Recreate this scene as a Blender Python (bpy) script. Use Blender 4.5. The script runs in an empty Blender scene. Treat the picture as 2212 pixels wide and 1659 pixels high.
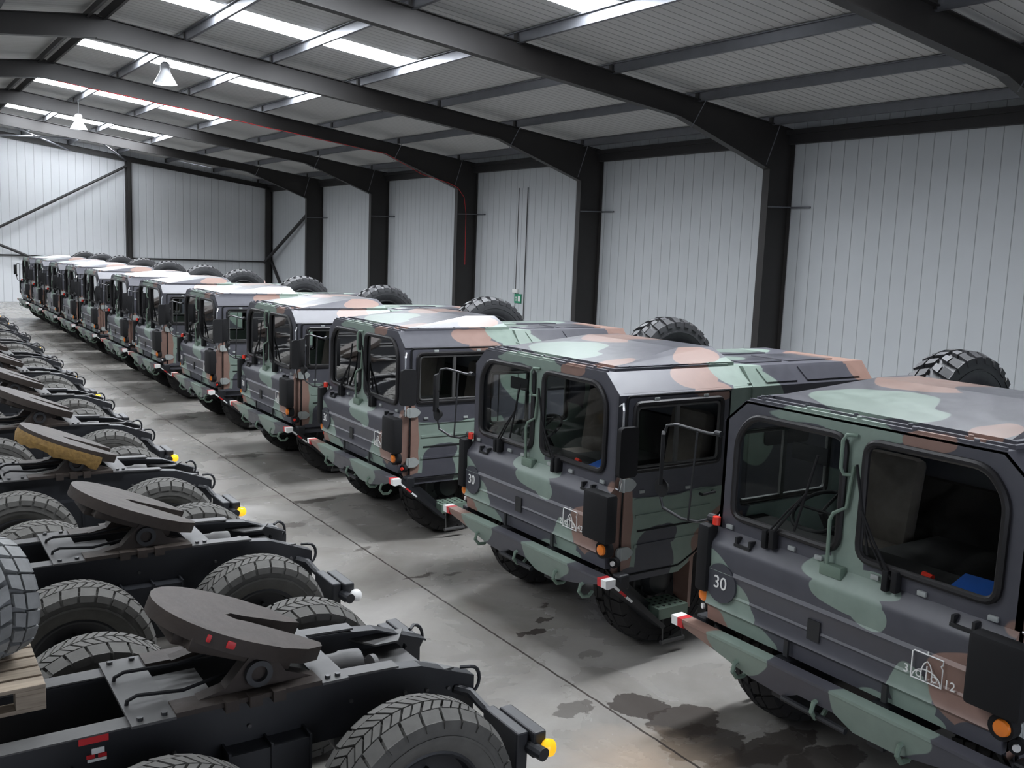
import bpy, bmesh, math, random
from mathutils import Vector, Matrix
random.seed(7)
PI = math.pi
C = bpy.context.scene.collection
sc = bpy.context.scene

# ------------------------------------------------------------------ camera, world, exposure
def view_axes(yaw, pitch, roll):
    cy, sy, cp, sp = math.cos(yaw), math.sin(yaw), math.cos(pitch), math.sin(pitch)
    f = Vector((sy*cp, cy*cp, -sp)); r = Vector((cy, -sy, 0)); u = r.cross(f)
    c, s = math.cos(roll), math.sin(roll)
    return c*r + s*u, -s*r + c*u, f
cam_d = bpy.data.cameras.new('camera'); cam = bpy.data.objects.new('camera', cam_d); C.objects.link(cam)
_r, _u, _f = view_axes(.589, .137, .038)
cam.matrix_world = Matrix(((_r.x, _u.x, -_f.x, 0), (_r.y, _u.y, -_f.y, 0), (_r.z, _u.z, -_f.z, 3.566), (0, 0, 0, 1)))
cam_d.sensor_width = 36; cam_d.lens = 2068.331/2212*36; cam_d.clip_start = .05; cam_d.clip_end = 200
sc.camera = cam
sc.view_settings.view_transform = 'Standard'; sc.view_settings.look = 'None'
sc.view_settings.gamma = 1; sc.view_settings.exposure = 0.6; sc.view_settings.use_curve_mapping = False
w = bpy.data.worlds.new('overcast_sky'); sc.world = w; w.use_nodes = True
w.node_tree.nodes['Background'].inputs[0].default_value = (.80, .86, 1, 1)
w.node_tree.nodes['Background'].inputs[1].default_value = 2.0
SKY = 34.0          # brightness of the translucent roof lights
SKY_LEFT = 16.0  # left-slope roof lights: out of view, added for the light they give

# ------------------------------------------------------------------ materials
def nmat(name):
    m = bpy.data.materials.new(name); m.use_nodes = True
    nt = m.node_tree; b = nt.nodes['Principled BSDF']
    return m, nt, b
def setb(b, col=None, rough=None, metal=None, spec=None, coat=None):
    if col is not None: b.inputs['Base Color'].default_value = (*col, 1)
    if rough is not None: b.inputs['Roughness'].default_value = rough
    if metal is not None: b.inputs['Metallic'].default_value = metal
    if spec is not None: b.inputs['Specular IOR Level'].default_value = spec
    if coat is not None: b.inputs['Coat Weight'].default_value = coat
def plain(name, col, rough=.6, metal=0, spec=.5, var=.12, scale=6, bump=0):
    m, nt, b = nmat(name); setb(b, col, rough, metal, spec)
    N = nt.nodes; L = nt.links
    if var:
        tc = N.new('ShaderNodeTexCoord'); no = N.new('ShaderNodeTexNoise'); no.inputs['Scale'].default_value = scale; no.inputs['Detail'].default_value = 6
        L.new(tc.outputs['Object'], no.inputs['Vector'])
        mx = N.new('ShaderNodeMix'); mx.data_type = 'RGBA'
        mx.inputs[6].default_value = (*[c*(1-var) for c in col], 1); mx.inputs[7].default_value = (*[min(1, c*(1+var)) for c in col], 1)
        L.new(no.outputs['Fac'], mx.inputs[0]); L.new(mx.outputs[2], b.inputs['Base Color'])
        if bump:
            bp = N.new('ShaderNodeBump'); bp.inputs['Strength'].default_value = bump; bp.inputs['Distance'].default_value = .01
            L.new(no.outputs['Fac'], bp.inputs['Height']); L.new(bp.outputs[0], b.inputs['Normal'])
    return m
def mixc(nt, fac, a, b_):
    mx = nt.nodes.new('ShaderNodeMix'); mx.data_type = 'RGBA'
    for sock, v in ((0, fac), (6, a), (7, b_)):
        if hasattr(v, 'links') or hasattr(v, 'is_linked'): nt.links.new(v, mx.inputs[sock])
        else: mx.inputs[sock].default_value = v if sock == 0 else (*v, 1)
    return mx.outputs[2]
def mth(nt, op, a, b_=None, clamp=False):
    n = nt.nodes.new('ShaderNodeMath'); n.operation = op; n.use_clamp = clamp
    for i, v in enumerate((a, b_)):
        if v is None: continue
        if hasattr(v, 'is_linked'): nt.links.new(v, n.inputs[i])
        else: n.inputs[i].default_value = v
    return n.outputs[0]

GRN, GRY, BRN = (.215, .275, .235), (.072, .072, .086), (.250, .155, .125)
# camouflage patches in truck coordinates: centre, radii, colour (later ones lie on top)
BLOBS = [
 ((-.05, 1.10, 1.22), (.25, .22, .20), 'g'), ((-.05, .93, 1.02), (.25, .22, .2), 'g'), ((-.05, 1.16, 1.1), (.2, .2, .3), 'g'), ((-.05, .84, .88), (.2, .2, .2), 'g'),
 ((-.05, 1.14, .86), (.25, .15, .12), 'b'),
 ((-.03, -.04, 1.53), (.16, .42, .09), 'g'), ((-.07, -.05, 1.42), (.14, .30, .10), 'g'), ((-.07, -.22, 1.36), (.1, .16, .10), 'g'), ((-.0, .0, 1.9), (.1, .14, .8), 'g'),
 ((-.0, .25, 2.54), (.10, .55, .09), 'g'), ((.0, -.48, 2.54), (.1, .22, .1), 'b'),
 ((-.06, -.58, 1.03), (.2, .17, .17), 'g'), ((-.06, -.95, 1.14), (.2, .26, .24), 'b'), ((-.06, -.55, .87), (.2, .25, .1), 'g'),
 ((-.06, -1.0, .88), (.2, .17, .13), 'd'),
 ((.55, -1.2, 1.2), (.62, .4, .42), 'g'), ((1.1, -1.2, 1.2), (.42, .4, .42), 'g'), ((.45, -1.2, .8), (.5, .4, .2), 'g'), ((.75, -1.2, 1.62), (.9, .4, .16), 'd'), ((.10, -1.2, 1.2), (.15, .3, .55), 'b'), ((.50, -1.2, .88), (.22, .3, .34), 'd'), ((.62, -1.2, 1.12), (.18, .3, .10), 'd'), ((.22, -1.2, .74), (.3, .3, .12), 'd'),
 ((1.32, -1.2, .92), (.34, .3, .34), 'b'), ((1.12, -1.2, 2.36), (.27, .2, .1), 'b'), ((1.3, -1.2, 1.62), (.25, .3, .12), 'd'), ((1.7, -1.2, 2.1), (.36, .3, .5), 'g'),
 ((1.0, -1.05, 2.49), (.30, .2, .14), 'b'), ((1.55, -1.05, 2.52), (.32, .3, .14), 'g'), ((1.2, -.80, 2.62), (.30, .16, .14), 'b'),
 ((1.30, .30, 2.76), (.50, .45, .1), 'b'), ((.50, .15, 2.62), (.42, .62, .12), 'g'), ((.35, -.70, 2.60), (.30, .12, .08), 'b'), ((1.25, -.2, 2.74), (.3, .28, .08), 'd'),
 ((3.45, -.7, 2.5), (.36, .7, .25), 'b'), ((1.9, .1, 2.58), (.42, .5, .1), 'g'), ((2.75, .1, 2.58), (.5, .3, .1), 'g'), ((2.0, -.5, 2.58), (.2, .2, .1), 'g'),
 ((-.2, 1.2, .80), (.3, .30, .14), 'b'), ((-.2, .72, .80), (.3, .26, .16), 'g'), ((-.2, -.45, .80), (.3, .38, .18), 'g'),
 ((.9, 1.2, 1.5), (.7, .3, .5), 'g'), ((.2, 1.2, 1.3), (.2, .1, .5), 'b'), ((1.2, 1.2, 1.1), (.3, .1, .3), 'b'), ((1.15, -1.1, .5), (.3, .3, .45), 'b'),
 ((1.45, .7, 2.0), (.1, .5, .5), 'g'), ((.55, .0, 1.9), (.3, .3, .3), 'g'),
]
def camo(name, rough=.42):
    m, nt, b = nmat(name); N, L = nt.nodes, nt.links
    setb(b, GRY, rough, 0, .55)
    tc = N.new('ShaderNodeTexCoord'); no = N.new('ShaderNodeTexNoise'); no.inputs['Scale'].default_value = 2.4; no.inputs['Detail'].default_value = 0.5
    L.new(tc.outputs['Object'], no.inputs['Vector'])
    v = N.new('ShaderNodeVectorMath'); v.operation = 'MULTIPLY_ADD'
    L.new(no.outputs['Color'], v.inputs[0]); v.inputs[1].default_value = (.22, .22, .22)
    s = N.new('ShaderNodeVectorMath'); s.operation = 'ADD'; L.new(tc.outputs['Object'], s.inputs[0]); s.inputs[1].default_value = (-.11, -.11, -.11)
    L.new(s.outputs[0], v.inputs[2])
    col = GRY
    for c, r, k in BLOBS:
        d = N.new('ShaderNodeVectorMath'); d.operation = 'SUBTRACT'; L.new(v.outputs[0], d.inputs[0]); d.inputs[1].default_value = c
        q = N.new('ShaderNodeVectorMath'); q.operation = 'DIVIDE'; L.new(d.outputs[0], q.inputs[0]); q.inputs[1].default_value = r
        ln = N.new('ShaderNodeVectorMath'); ln.operation = 'LENGTH'; L.new(q.outputs[0], ln.inputs[0])
        f = mth(nt, 'MULTIPLY', mth(nt, 'SUBTRACT', 1.0, ln.outputs['Value']), 40, True)
        col = mixc(nt, f, col, {'g': GRN, 'b': BRN, 'd': GRY}[k])
    n2 = N.new('ShaderNodeTexNoise'); n2.inputs['Scale'].default_value = 9; n2.inputs['Detail'].default_value = 8; L.new(tc.outputs['Object'], n2.inputs['Vector'])
    hs = N.new('ShaderNodeHueSaturation'); L.new(col, hs.inputs['Color'])
    L.new(mth(nt, 'ADD', mth(nt, 'MULTIPLY', n2.outputs['Fac'], .35), .82), hs.inputs['Value'])
    L.new(hs.outputs[0], b.inputs['Base Color'])
    L.new(mth(nt, 'ADD', mth(nt, 'MULTIPLY', n2.outputs['Fac'], .2), rough-.1), b.inputs['Roughness'])
    return m
M = {}
M['camo'] = camo('camouflage_paint')
M['camo_roof'] = camo('camouflage_roof_paint', .34)
_b = M['camo_roof'].node_tree.nodes['Principled BSDF']; _b.inputs['Coat Weight'].default_value = .7; _b.inputs['Coat Roughness'].default_value = .22
M['rubber'] = plain('black_rubber', (.010, .010, .011), .8, 0, .3)
M['seal'] = plain('window_seal_rubber', (.014, .013, .014), .45, 0, .4)
M['tyre_black'] = plain('spare_tyre_rubber', (.040, .040, .043), .55, 0, .5, .3, 14, .3)
M['tyre_dusty'] = plain('dusty_tyre_rubber', (.105, .102, .095), .8, 0, .3, .3, 12, .3)
M['sign_grey'] = plain('dark_grey_sign_paint', (.050, .052, .064), .5)
M['tyre_pale'] = plain('pale_dusty_tyre_rubber', (.20, .205, .205), .7, 0, .4, .4, 12, .3)
M['tyre_dark'] = plain('dark_tyre_rubber', (.028, .027, .027), .85, 0, .25, .3, 14, .3)
M['black_paint'] = plain('black_chassis_paint', (.013, .014, .017), .5, 0, .5, .3, 8)
M['grey_frame'] = plain('worn_grey_frame_steel', (.068, .067, .066), .55, .1, .5, .3, 9)
M['greasy'] = plain('greasy_brown_steel', (.040, .031, .026), .6, .2, .4, .45, 9, .6)
M['grease_yellow'] = plain('yellow_grease', (.20, .12, .035), .7, 0, .4, .6, 22, .8)
M['dark_metal'] = plain('dark_metal', (.035, .036, .038), .4, .3, .5)
M['chrome'] = plain('bright_metal', (.55, .56, .58), .25, .9, .5, .05)
M['green_paint'] = plain('green_paint', (.15, .21, .165), .5)
M['hinge'] = plain('pale_hinge_paint', (.33, .35, .34), .5, 0, .5, .1, 20)
M['white'] = plain('white_paint', (.80, .80, .78), .5, 0, .5, .05)
M['red'] = plain('red_paint', (.55, .025, .03), .45, 0, .5, .1)
M['orange'] = plain('orange_lens', (.75, .20, .02), .25, 0, .6, .1)
M['redlens'] = plain('red_lens', (.80, .05, .03), .25, 0, .6, .1)
M['blue'] = plain('blue_card', (.02, .10, .42), .5, 0, .5, .08)
M['steel'] = plain('dark_structural_steel', (.026, .024, .023), .48, 0, .45, .15, 3)
M['steel_edge'] = plain('structural_steel_flange', (.030, .029, .030), .55, 0, .4, .1, 3)
M['galv'] = plain('galvanised_purlin', (.20, .205, .225), .40, .6, .5, .15, 4)
M['lamp_shell'] = plain('white_lamp_reflector', (.85, .87, .90), .35, 0, .5, .03)
M['seat'] = plain('grey_seat_cloth', (.16, .135, .12), .9, 0, .2, .3, 10)
M['interior'] = plain('dark_cab_lining', (.022, .020, .020), .8, 0, .3, .3, 8)
M['wood'] = None
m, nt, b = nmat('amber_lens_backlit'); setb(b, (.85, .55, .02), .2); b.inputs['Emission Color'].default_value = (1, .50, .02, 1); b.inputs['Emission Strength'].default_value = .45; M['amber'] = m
m, nt, b = nmat('lamp_glow'); setb(b, (1, 1, 1), .5); b.inputs['Emission Color'].default_value = (.92, .95, 1, 1); b.inputs['Emission Strength'].default_value = 25; M['glow'] = m
m, nt, b = nmat('head_lamp_glint'); setb(b, (.9, .92, 1), .05, .9); M['mirror'] = m
for nm, st in (('skylight_sheet', SKY), ('added_skylight_left', SKY_LEFT)):
    m, nt, b = nmat(nm); setb(b, (.9, .93, 1), .5); b.inputs['Emission Color'].default_value = (.90, .94, 1, 1); b.inputs['Emission Strength'].default_value = st; M[nm] = m
# glass
m = bpy.data.materials.new('window_glass'); m.use_nodes = True; nt = m.node_tree; nt.nodes.clear()
o = nt.nodes.new('ShaderNodeOutputMaterial'); tr = nt.nodes.new('ShaderNodeBsdfTransparent'); tr.inputs[0].default_value = (.90, .92, .91, 1)
gl = nt.nodes.new('ShaderNodeBsdfGlossy'); gl.inputs['Roughness'].default_value = .03; fr = nt.nodes.new('ShaderNodeFresnel'); fr.inputs[0].default_value = 1.16
mx = nt.nodes.new('ShaderNodeMixShader'); nt.links.new(fr.outputs[0], mx.inputs[0]); nt.links.new(tr.outputs[0], mx.inputs[1]); nt.links.new(gl.outputs[0], mx.inputs[2]); nt.links.new(mx.outputs[0], o.inputs[0]); M['glass'] = m

def ribbed(name, col, axis, period, rough=.5, groove=.035, dark=.55, bump=.6, metal=0, minor=0):
    """sheet cladding: narrow grooves every `period` metres along one world axis"""
    m, nt, b = nmat(name); N, L = nt.nodes, nt.links; setb(b, col, rough, metal, .4)
    tc = N.new('ShaderNodeTexCoord'); sp = N.new('ShaderNodeSeparateXYZ'); L.new(tc.outputs['Object'], sp.inputs[0])
    a = sp.outputs['XYZ'.index(axis)]
    fr = mth(nt, 'FRACT', mth(nt, 'DIVIDE', a, period))
    dist = mth(nt, 'ABSOLUTE', mth(nt, 'SUBTRACT', fr, .5))
    g = mth(nt, 'MULTIPLY', mth(nt, 'SUBTRACT', dist, .5-groove), 1/groove, True)
    no = N.new('ShaderNodeTexNoise'); no.inputs['Scale'].default_value = 1.3; no.inputs['Detail'].default_value = 4; L.new(tc.outputs['Object'], no.inputs['Vector'])
    base = mixc(nt, no.outputs['Fac'], tuple(c*.95 for c in col), tuple(min(1, c*1.05) for c in col))
    L.new(mixc(nt, g, base, tuple(c*dark for c in col)), b.inputs['Base Color'])
    bp = N.new('ShaderNodeBump'); bp.inputs['Strength'].default_value = bump; bp.inputs['Distance'].default_value = .02; bp.invert = True
    h = g
    if minor:
        h = mth(nt, 'ADD', g, mth(nt, 'MULTIPLY', mth(nt, 'SINE', mth(nt, 'MULTIPLY', a, 2*PI/minor)), .12))
    L.new(h, bp.inputs['Height']); L.new(bp.outputs[0], b.inputs['Normal'])
    return m
M['wall_side'] = ribbed('white_wall_cladding', (.53, .555, .57), 'Y', .40, .5, .035, .62)
M['wall_end'] = ribbed('white_end_cladding', (.64, .66, .68), 'X', .40, .5, .05, .72)
M['roof_sheet'] = ribbed('ceiling_sheet', (.56, .56, .55), 'Y', .25, .55, .07, .62, .9)

def floor_mat():
    m, nt, b = nmat('stained_concrete'); N, L = nt.nodes, nt.links; setb(b, (.4, .4, .4), .4, 0, .5)
    tc = N.new('ShaderNodeTexCoord')
    def noise(sc_, det, dist=0, rough=.55):
        n = N.new('ShaderNodeTexNoise'); n.inputs['Scale'].default_value = sc_; n.inputs['Detail'].default_value = det; n.inputs['Distortion'].default_value = dist; n.inputs['Roughness'].default_value = rough
        L.new(tc.outputs['Object'], n.inputs['Vector']); return n
    n1 = noise(.9, 8, .6); n2 = noise(3, 9, .2, .6); n3 = noise(22, 6)
    r1 = N.new('ShaderNodeMapRange'); L.new(n1.outputs['Fac'], r1.inputs[0]); r1.inputs[1].default_value = .35; r1.inputs[2].default_value = .68
    c = mixc(nt, r1.outputs[0], (.185, .170, .150), (.345, .328, .302))
    r2 = N.new('ShaderNodeMapRange'); L.new(n2.outputs['Fac'], r2.inputs[0]); r2.inputs[1].default_value = .30; r2.inputs[2].default_value = .85
    c = mixc(nt, mth(nt, 'MULTIPLY', r2.outputs[0], .45), c, (.33, .325, .31))
    c = mixc(nt, mth(nt, 'MULTIPLY', n3.outputs['Fac'], .25), c, (.17, .165, .155))
    # oil and water stains (world metres): centre x,y, radii, darkness, colour
    sp = N.new('ShaderNodeSeparateXYZ')
    v = N.new('ShaderNodeVectorMath'); v.operation = 'MULTIPLY_ADD'; L.new(noise(5, 6).outputs['Color'], v.inputs[0]); v.inputs[1].default_value = (.38, .38, 0)
    s = N.new('ShaderNodeVectorMath'); s.operation = 'ADD'; L.new(tc.outputs['Object'], s.inputs[0]); s.inputs[1].default_value = (-.19, -.19, 0); L.new(s.outputs[0], v.inputs[2])
    stains = [(4.95, 5.42, .22, .24, .85), (5.12, 5.05, .34, .24, .85), (4.98, 4.72, .32, .3, .85), (5.35, 4.42, .55, .17, .85), (5.1, 4.25, .5, .25, .7), (5.6, 4.1, .4, .16, .8),
              (4.45, 5.62, .20, .10, .6), (5.04, 7.06, .16, .055, .9), (5.34, 7.25, .09, .045, .8), (5.55, 7.6, .1, .04, .8), (5.2, 8.85, .11, .05, .8), (4.86, 8.95, .2, .04, .8), (5.25, 6.4, .14, .06, .4),
              (5.05, 12.4, .3, .12, .6), (5.0, 15.6, .4, .15, .6), (4.3, 11.4, .22, .1, .5), (4.9, 19.5, .5, .2, .5), (4.2, 6.9, .2, .1, .15), (4.7, 10.1, .12, .05, .6)]
    for x, y, rx, ry, k in stains:
        d = N.new('ShaderNodeVectorMath'); d.operation = 'SUBTRACT'; L.new(v.outputs[0], d.inputs[0]); d.inputs[1].default_value = (x, y, 0)
        q = N.new('ShaderNodeVectorMath'); q.operation = 'DIVIDE'; L.new(d.outputs[0], q.inputs[0]); q.inputs[1].default_value = (rx, ry, 1)
        ln = N.new('ShaderNodeVectorMath'); ln.operation = 'LENGTH'; L.new(q.outputs[0], ln.inputs[0])
        f = mth(nt, 'MULTIPLY', mth(nt, 'SUBTRACT', 1.0, ln.outputs['Value']), 16, True)
        c = mixc(nt, mth(nt, 'MULTIPLY', f, k), c, (.050, .042, .037))
    # pale rusty bloom near the camera
    d = N.new('ShaderNodeVectorMath'); d.operation = 'SUBTRACT'; L.new(v.outputs[0], d.inputs[0]); d.inputs[1].default_value = (4.35, 4.6, 0)
    ln = N.new('ShaderNodeVectorMath'); ln.operation = 'LENGTH'; L.new(d.outputs[0], ln.inputs[0])
    c = mixc(nt, mth(nt, 'MULTIPLY', mth(nt, 'SUBTRACT', .75, ln.outputs['Value']), .9, True), c, (.56, .42, .30))
    # saw-cut joints
    L.new(tc.outputs['Object'], sp.inputs[0])
    wob = mth(nt, 'MULTIPLY', mth(nt, 'SUBTRACT', noise(7, 4).outputs['Fac'], .5), .03)
    for x0 in (4.715, -.8, 10.2):
        f = mth(nt, 'LESS_THAN', mth(nt, 'ABSOLUTE', mth(nt, 'ADD', mth(nt, 'SUBTRACT', sp.outputs[0], x0), wob)), .011)
        c = mixc(nt, mth(nt, 'MULTIPLY', f, .92), c, (.045, .038, .034))
    for y0 in (12.9, 30.0, 45.0):
        f = mth(nt, 'LESS_THAN', mth(nt, 'ABSOLUTE', mth(nt, 'ADD', mth(nt, 'SUBTRACT', sp.outputs[1], y0), wob)), .007)
        c = mixc(nt, mth(nt, 'MULTIPLY', f, .5), c, (.07, .06, .055))
    L.new(c, b.inputs['Base Color'])
    rr = N.new('ShaderNodeMapRange'); L.new(n1.outputs['Fac'], rr.inputs[0]); rr.inputs[3].default_value = .12; rr.inputs[4].default_value = .42
    L.new(rr.outputs[0], b.inputs['Roughness'])
    bp = N.new('ShaderNodeBump'); bp.inputs['Strength'].default_value = .06; bp.inputs['Distance'].default_value = .01; L.new(n3.outputs['Fac'], bp.inputs['Height']); L.new(bp.outputs[0], b.inputs['Normal'])
    return m
M['floor'] = floor_mat()
def wood_mat():
    m, nt, b = nmat('weathered_pallet_wood'); N, L = nt.nodes, nt.links; setb(b, (.3, .25, .2), .85, 0, .2)
    tc = N.new('ShaderNodeTexCoord'); mp = N.new('ShaderNodeMapping'); mp.inputs['Scale'].default_value = (2, 30, 30); L.new(tc.outputs['Object'], mp.inputs[0])
    n = N.new('ShaderNodeTexNoise'); n.inputs['Scale'].default_value = 2; n.inputs['Detail'].default_value = 8; L.new(mp.outputs[0], n.inputs['Vector'])
    L.new(mixc(nt, n.outputs['Fac'], (.17, .135, .105), (.42, .35, .27)), b.inputs['Base Color'])
    return m
M['wood'] = wood_mat()

# ------------------------------------------------------------------ mesh helpers
class MB:
    def __init__(s): s.v = []; s.f = []
    def add(s, vs, fs, mat=None):
        n = len(s.v); s.v += [tuple(mat @ Vector(v)) if mat is not None else tuple(v) for v in vs]
        s.f += [tuple(i+n for i in f) for f in fs]; return s
    def box(s, x0, x1, y0, y1, z0, z1, bev=0, mat=None):
        if bev:
            bm = bmesh.new(); bmesh.ops.create_cube(bm, size=1)
            for v in bm.verts: v.co = Vector(((x0+x1)/2+v.co.x*(x1-x0), (y0+y1)/2+v.co.y*(y1-y0), (z0+z1)/2+v.co.z*(z1-z0)))
            bmesh.ops.bevel(bm, geom=bm.edges[:], offset=bev, segments=2, affect='EDGES', profile=.5)
            bm.verts.ensure_lookup_table(); bm.verts.index_update()
            s.add([v.co.copy() for v in bm.verts], [[v.index for v in f.verts] for f in bm.faces], mat); bm.free(); return s
        vs = [(x, y, z) for x in (x0, x1) for y in (y0, y1) for z in (z0, z1)]
        return s.add(vs, [(0, 1, 3, 2), (4, 6, 7, 5), (0, 4, 5, 1), (2, 3, 7, 6), (0, 2, 6, 4), (1, 5, 7, 3)], mat)
    def prism(s, poly, a0, a1, axis='y', mat=None):
        """poly in the plane across `axis`: (x,z) for y, (y,z) for x, (x,y) for z"""
        P = {'y': lambda p, a: (p[0], a, p[1]), 'x': lambda p, a: (a, p[0], p[1]), 'z': lambda p, a: (p[0], p[1], a)}[axis]
        n = len(poly); vs = [P(p, a0) for p in poly] + [P(p, a1) for p in poly]
        fs = [tuple(range(n))[::-1], tuple(range(n, 2*n))] + [(i, (i+1) % n, (i+1) % n+n, i+n) for i in range(n)]
        return s.add(vs, fs, mat)
    def tube(s, pts, r, seg=8, closed=False, cap=True):
        pts = [Vector(p) for p in pts]; n = len(pts); rings = []
        up = None
        for i, p in enumerate(pts):
            a = pts[(i-1) % n] if (closed or i > 0) else p; c = pts[(i+1) % n] if (closed or i < n-1) else p
            t = (c-a).normalized()
            if up is None:
                up = t.orthogonal().normalized()
            up = (up - t*up.dot(t))
            up = up.normalized() if up.length > 1e-6 else t.orthogonal().normalized()
            side = t.cross(up)
            rr = r[i] if isinstance(r, (list, tuple)) else r
            rings.append([p + rr*(math.cos(2*PI*k/seg)*up + math.sin(2*PI*k/seg)*side) for k in range(seg)])
        vs = [v for g in rings for v in g]; fs = []
        for i in range(n if closed else n-1):
            j = (i+1) % n
            fs += [(i*seg+k, i*seg+(k+1) % seg, j*seg+(k+1) % seg, j*seg+k) for k in range(seg)]
        if cap and not closed: fs += [tuple(range(seg))[::-1], tuple((n-1)*seg+k for k in range(seg))]
        return s.add(vs, fs)
    def lathe(s, prof, seg=40, mat=None, closed=False):
        """prof: (radius, offset along Y); spun about the Y axis"""
        vs = []; n = len(prof)
        for k in range(seg):
            a = 2*PI*k/seg; vs += [(r*math.cos(a), y, r*math.sin(a)) for r, y in prof]
        fs = []
        for k in range(seg):
            j = (k+1) % seg
            for i in range(n if closed else n-1):
                i2 = (i+1) % n; fs.append((k*n+i, k*n+i2, j*n+i2, j*n+i))
        return s.add(vs, fs, mat)
    def cyl(s, p0, p1, r, seg=16, r2=None): return s.tube([p0, p1], [r, r if r2 is None else r2], seg)
    def plate(s, outer, holes, t, mat):
        """flat plate with holes; polygons in 2D, mat places its XY plane"""
        cu = bpy.data.curves.new('tmp', 'CURVE'); cu.dimensions = '2D'; cu.fill_mode = 'BOTH'; cu.extrude = t/2
        for poly in [outer]+list(holes):
            sp = cu.splines.new('POLY'); sp.points.add(len(poly)-1); sp.use_cyclic_u = True
            for i, p in enumerate(poly): sp.points[i].co = (p[0], p[1], 0, 1)
        ob = bpy.data.objects.new('tmp', cu); me = ob.to_mesh()
        s.add([v.co.copy() for v in me.vertices], [tuple(p.vertices) for p in me.polygons], mat)
        ob.to_mesh_clear(); bpy.data.objects.remove(ob); bpy.data.curves.remove(cu); return s
    def text(s, body, size, t, mat):
        cu = bpy.data.curves.new('tmp', 'FONT'); cu.body = body; cu.size = size; cu.extrude = t/2; cu.align_x = 'CENTER'; cu.align_y = 'CENTER'
        ob = bpy.data.objects.new('tmp', cu); me = ob.to_mesh()
        s.add([v.co.copy() for v in me.vertices], [tuple(p.vertices) for p in me.polygons], mat)
        ob.to_mesh_clear(); bpy.data.objects.remove(ob); bpy.data.curves.remove(cu); return s
    def mesh(s, name, material, smooth=True):
        me = bpy.data.meshes.new(name); me.from_pydata(s.v, [], s.f); me.validate(); me.materials.append(M[material] if isinstance(material, str) else material)
        bm = bmesh.new(); bm.from_mesh(me); bmesh.ops.recalc_face_normals(bm, faces=bm.faces[:]); bm.to_mesh(me); bm.free()
        if smooth:
            me.polygons.foreach_set('use_smooth', [True]*len(me.polygons)); me.set_sharp_from_angle(angle=math.radians(32))
        return me
    def build(s, name, material, parent=None, smooth=True):
        o = bpy.data.objects.new(name, s.mesh(name, material, smooth)); C.objects.link(o)
        if parent is not None: o.parent = parent
        return o
def tag(o, label=None, cat=None, group=None, kind=None):
    if label: o['label'] = label
    if cat: o['category'] = cat
    if group: o['group'] = group
    if kind: o['kind'] = kind
    return o
def empty(name, loc, rz=0):
    o = bpy.data.objects.new(name, None); C.objects.link(o); o.location = loc; o.rotation_euler = (0, 0, rz); o.empty_display_size = .2; return o
def struct(o): o['kind'] = 'structure'; return o
def copy_tree(o, parent=None):
    c = o.copy(); C.objects.link(c)
    if parent is not None: c.parent = parent
    for ch in list(o.children): copy_tree(ch, c)
    return c
def rpoly(pts, r, seg=4):
    """round the corners of a polygon"""
    out = []; n = len(pts)
    for i in range(n):
        p = Vector(pts[i]); a = Vector(pts[i-1]); c = Vector(pts[(i+1) % n])
        d1 = (a-p); d2 = (c-p); rr = min(r, d1.length*.45, d2.length*.45)
        s0 = p + d1.normalized()*rr; s1 = p + d2.normalized()*rr
        for k in range(seg+1):
            t = k/seg; out.append(tuple(s0*(1-t)**2 + p*2*t*(1-t) + s1*t*t))
    return out
# plane placements for plate(): 2D (a,b) -> truck space
def on_x(x): return Matrix(((0, 0, 1, x), (1, 0, 0, 0), (0, 1, 0, 0), (0, 0, 0, 1)))      # (y,z) at x
def on_x_txt(x): return Matrix(((0, 0, -1, x), (-1, 0, 0, 0), (0, 1, 0, 0), (0, 0, 0, 1)))  # reads from -x side
def on_y(y): return Matrix(((1, 0, 0, 0), (0, 0, -1, y), (0, 1, 0, 0), (0, 0, 0, 1)))     # (x,z) at y

# ------------------------------------------------------------------ the building
XW, ZE, RX, SL = 19.95, 7.12, 4.6, .11      # right wall, eaves height there, ridge position, roof slope
XL_ = 2*RX-XW
ZR = ZE+(XW-RX)*SL
YG, Y0, BAY = 56.4, 17.217, 7.834
YN = -7.0
def rz_(x): return ZE+(XW-x)*SL if x >= RX else ZE+(x-XL_)*SL
def lift(x, y):      # the roof line rises very slightly towards the far gable
    return .0085*max(-26, min(24, y-17.2))*max(0, min(1, (min(XW-x, x-XL_))/4))
def warp(mb):
    mb.v = [(x, y, z+(lift(x, y) if z > 5.0 else 0)) for x, y, z in mb.v]; return mb
SEG = [YN, 9.2, 17.2, 41.2, YG]
struct(MB().box(XL_-.1, XW+.1, YN-.1, YG+.1, -.2, 0).build('floor', 'floor', smooth=False))
struct(MB().box(XW, XW+.12, YN, YG, 0, ZE+.05).build('wall_right', 'wall_side', smooth=False))
struct(MB().box(XL_-.12, XL_, YN, YG, 0, ZE+.05).build('wall_left', 'wall_side', smooth=False))
gable = [(XL_-.12, 0), (XW+.12, 0), (XW+.12, ZE), (15.95, rz_(15.95)+.2), (RX, ZR+.22), (XL_+4, rz_(XL_+4)+.2), (XL_-.12, ZE)]
struct(MB().prism(gable, YG, YG+.12).build('wall_back', 'wall_end', smooth=False))
struct(MB().plate([(x, z) for x, z in gable], [[(1.5, .02), (9.0, .02), (9.0, 5.2), (1.5, 5.2)], [(-9.0, .02), (-4.0, .02), (-4.0, 5.2), (-9.0, 5.2)]], .12, Matrix(((1, 0, 0, 0), (0, 0, -1, YN-.06), (0, 1, 0, 0), (0, 0, 0, 1)))).build('wall_front', 'wall_end', smooth=False))  # unseen wall; both doorways added so daylight reaches the trucks' near sides
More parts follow.
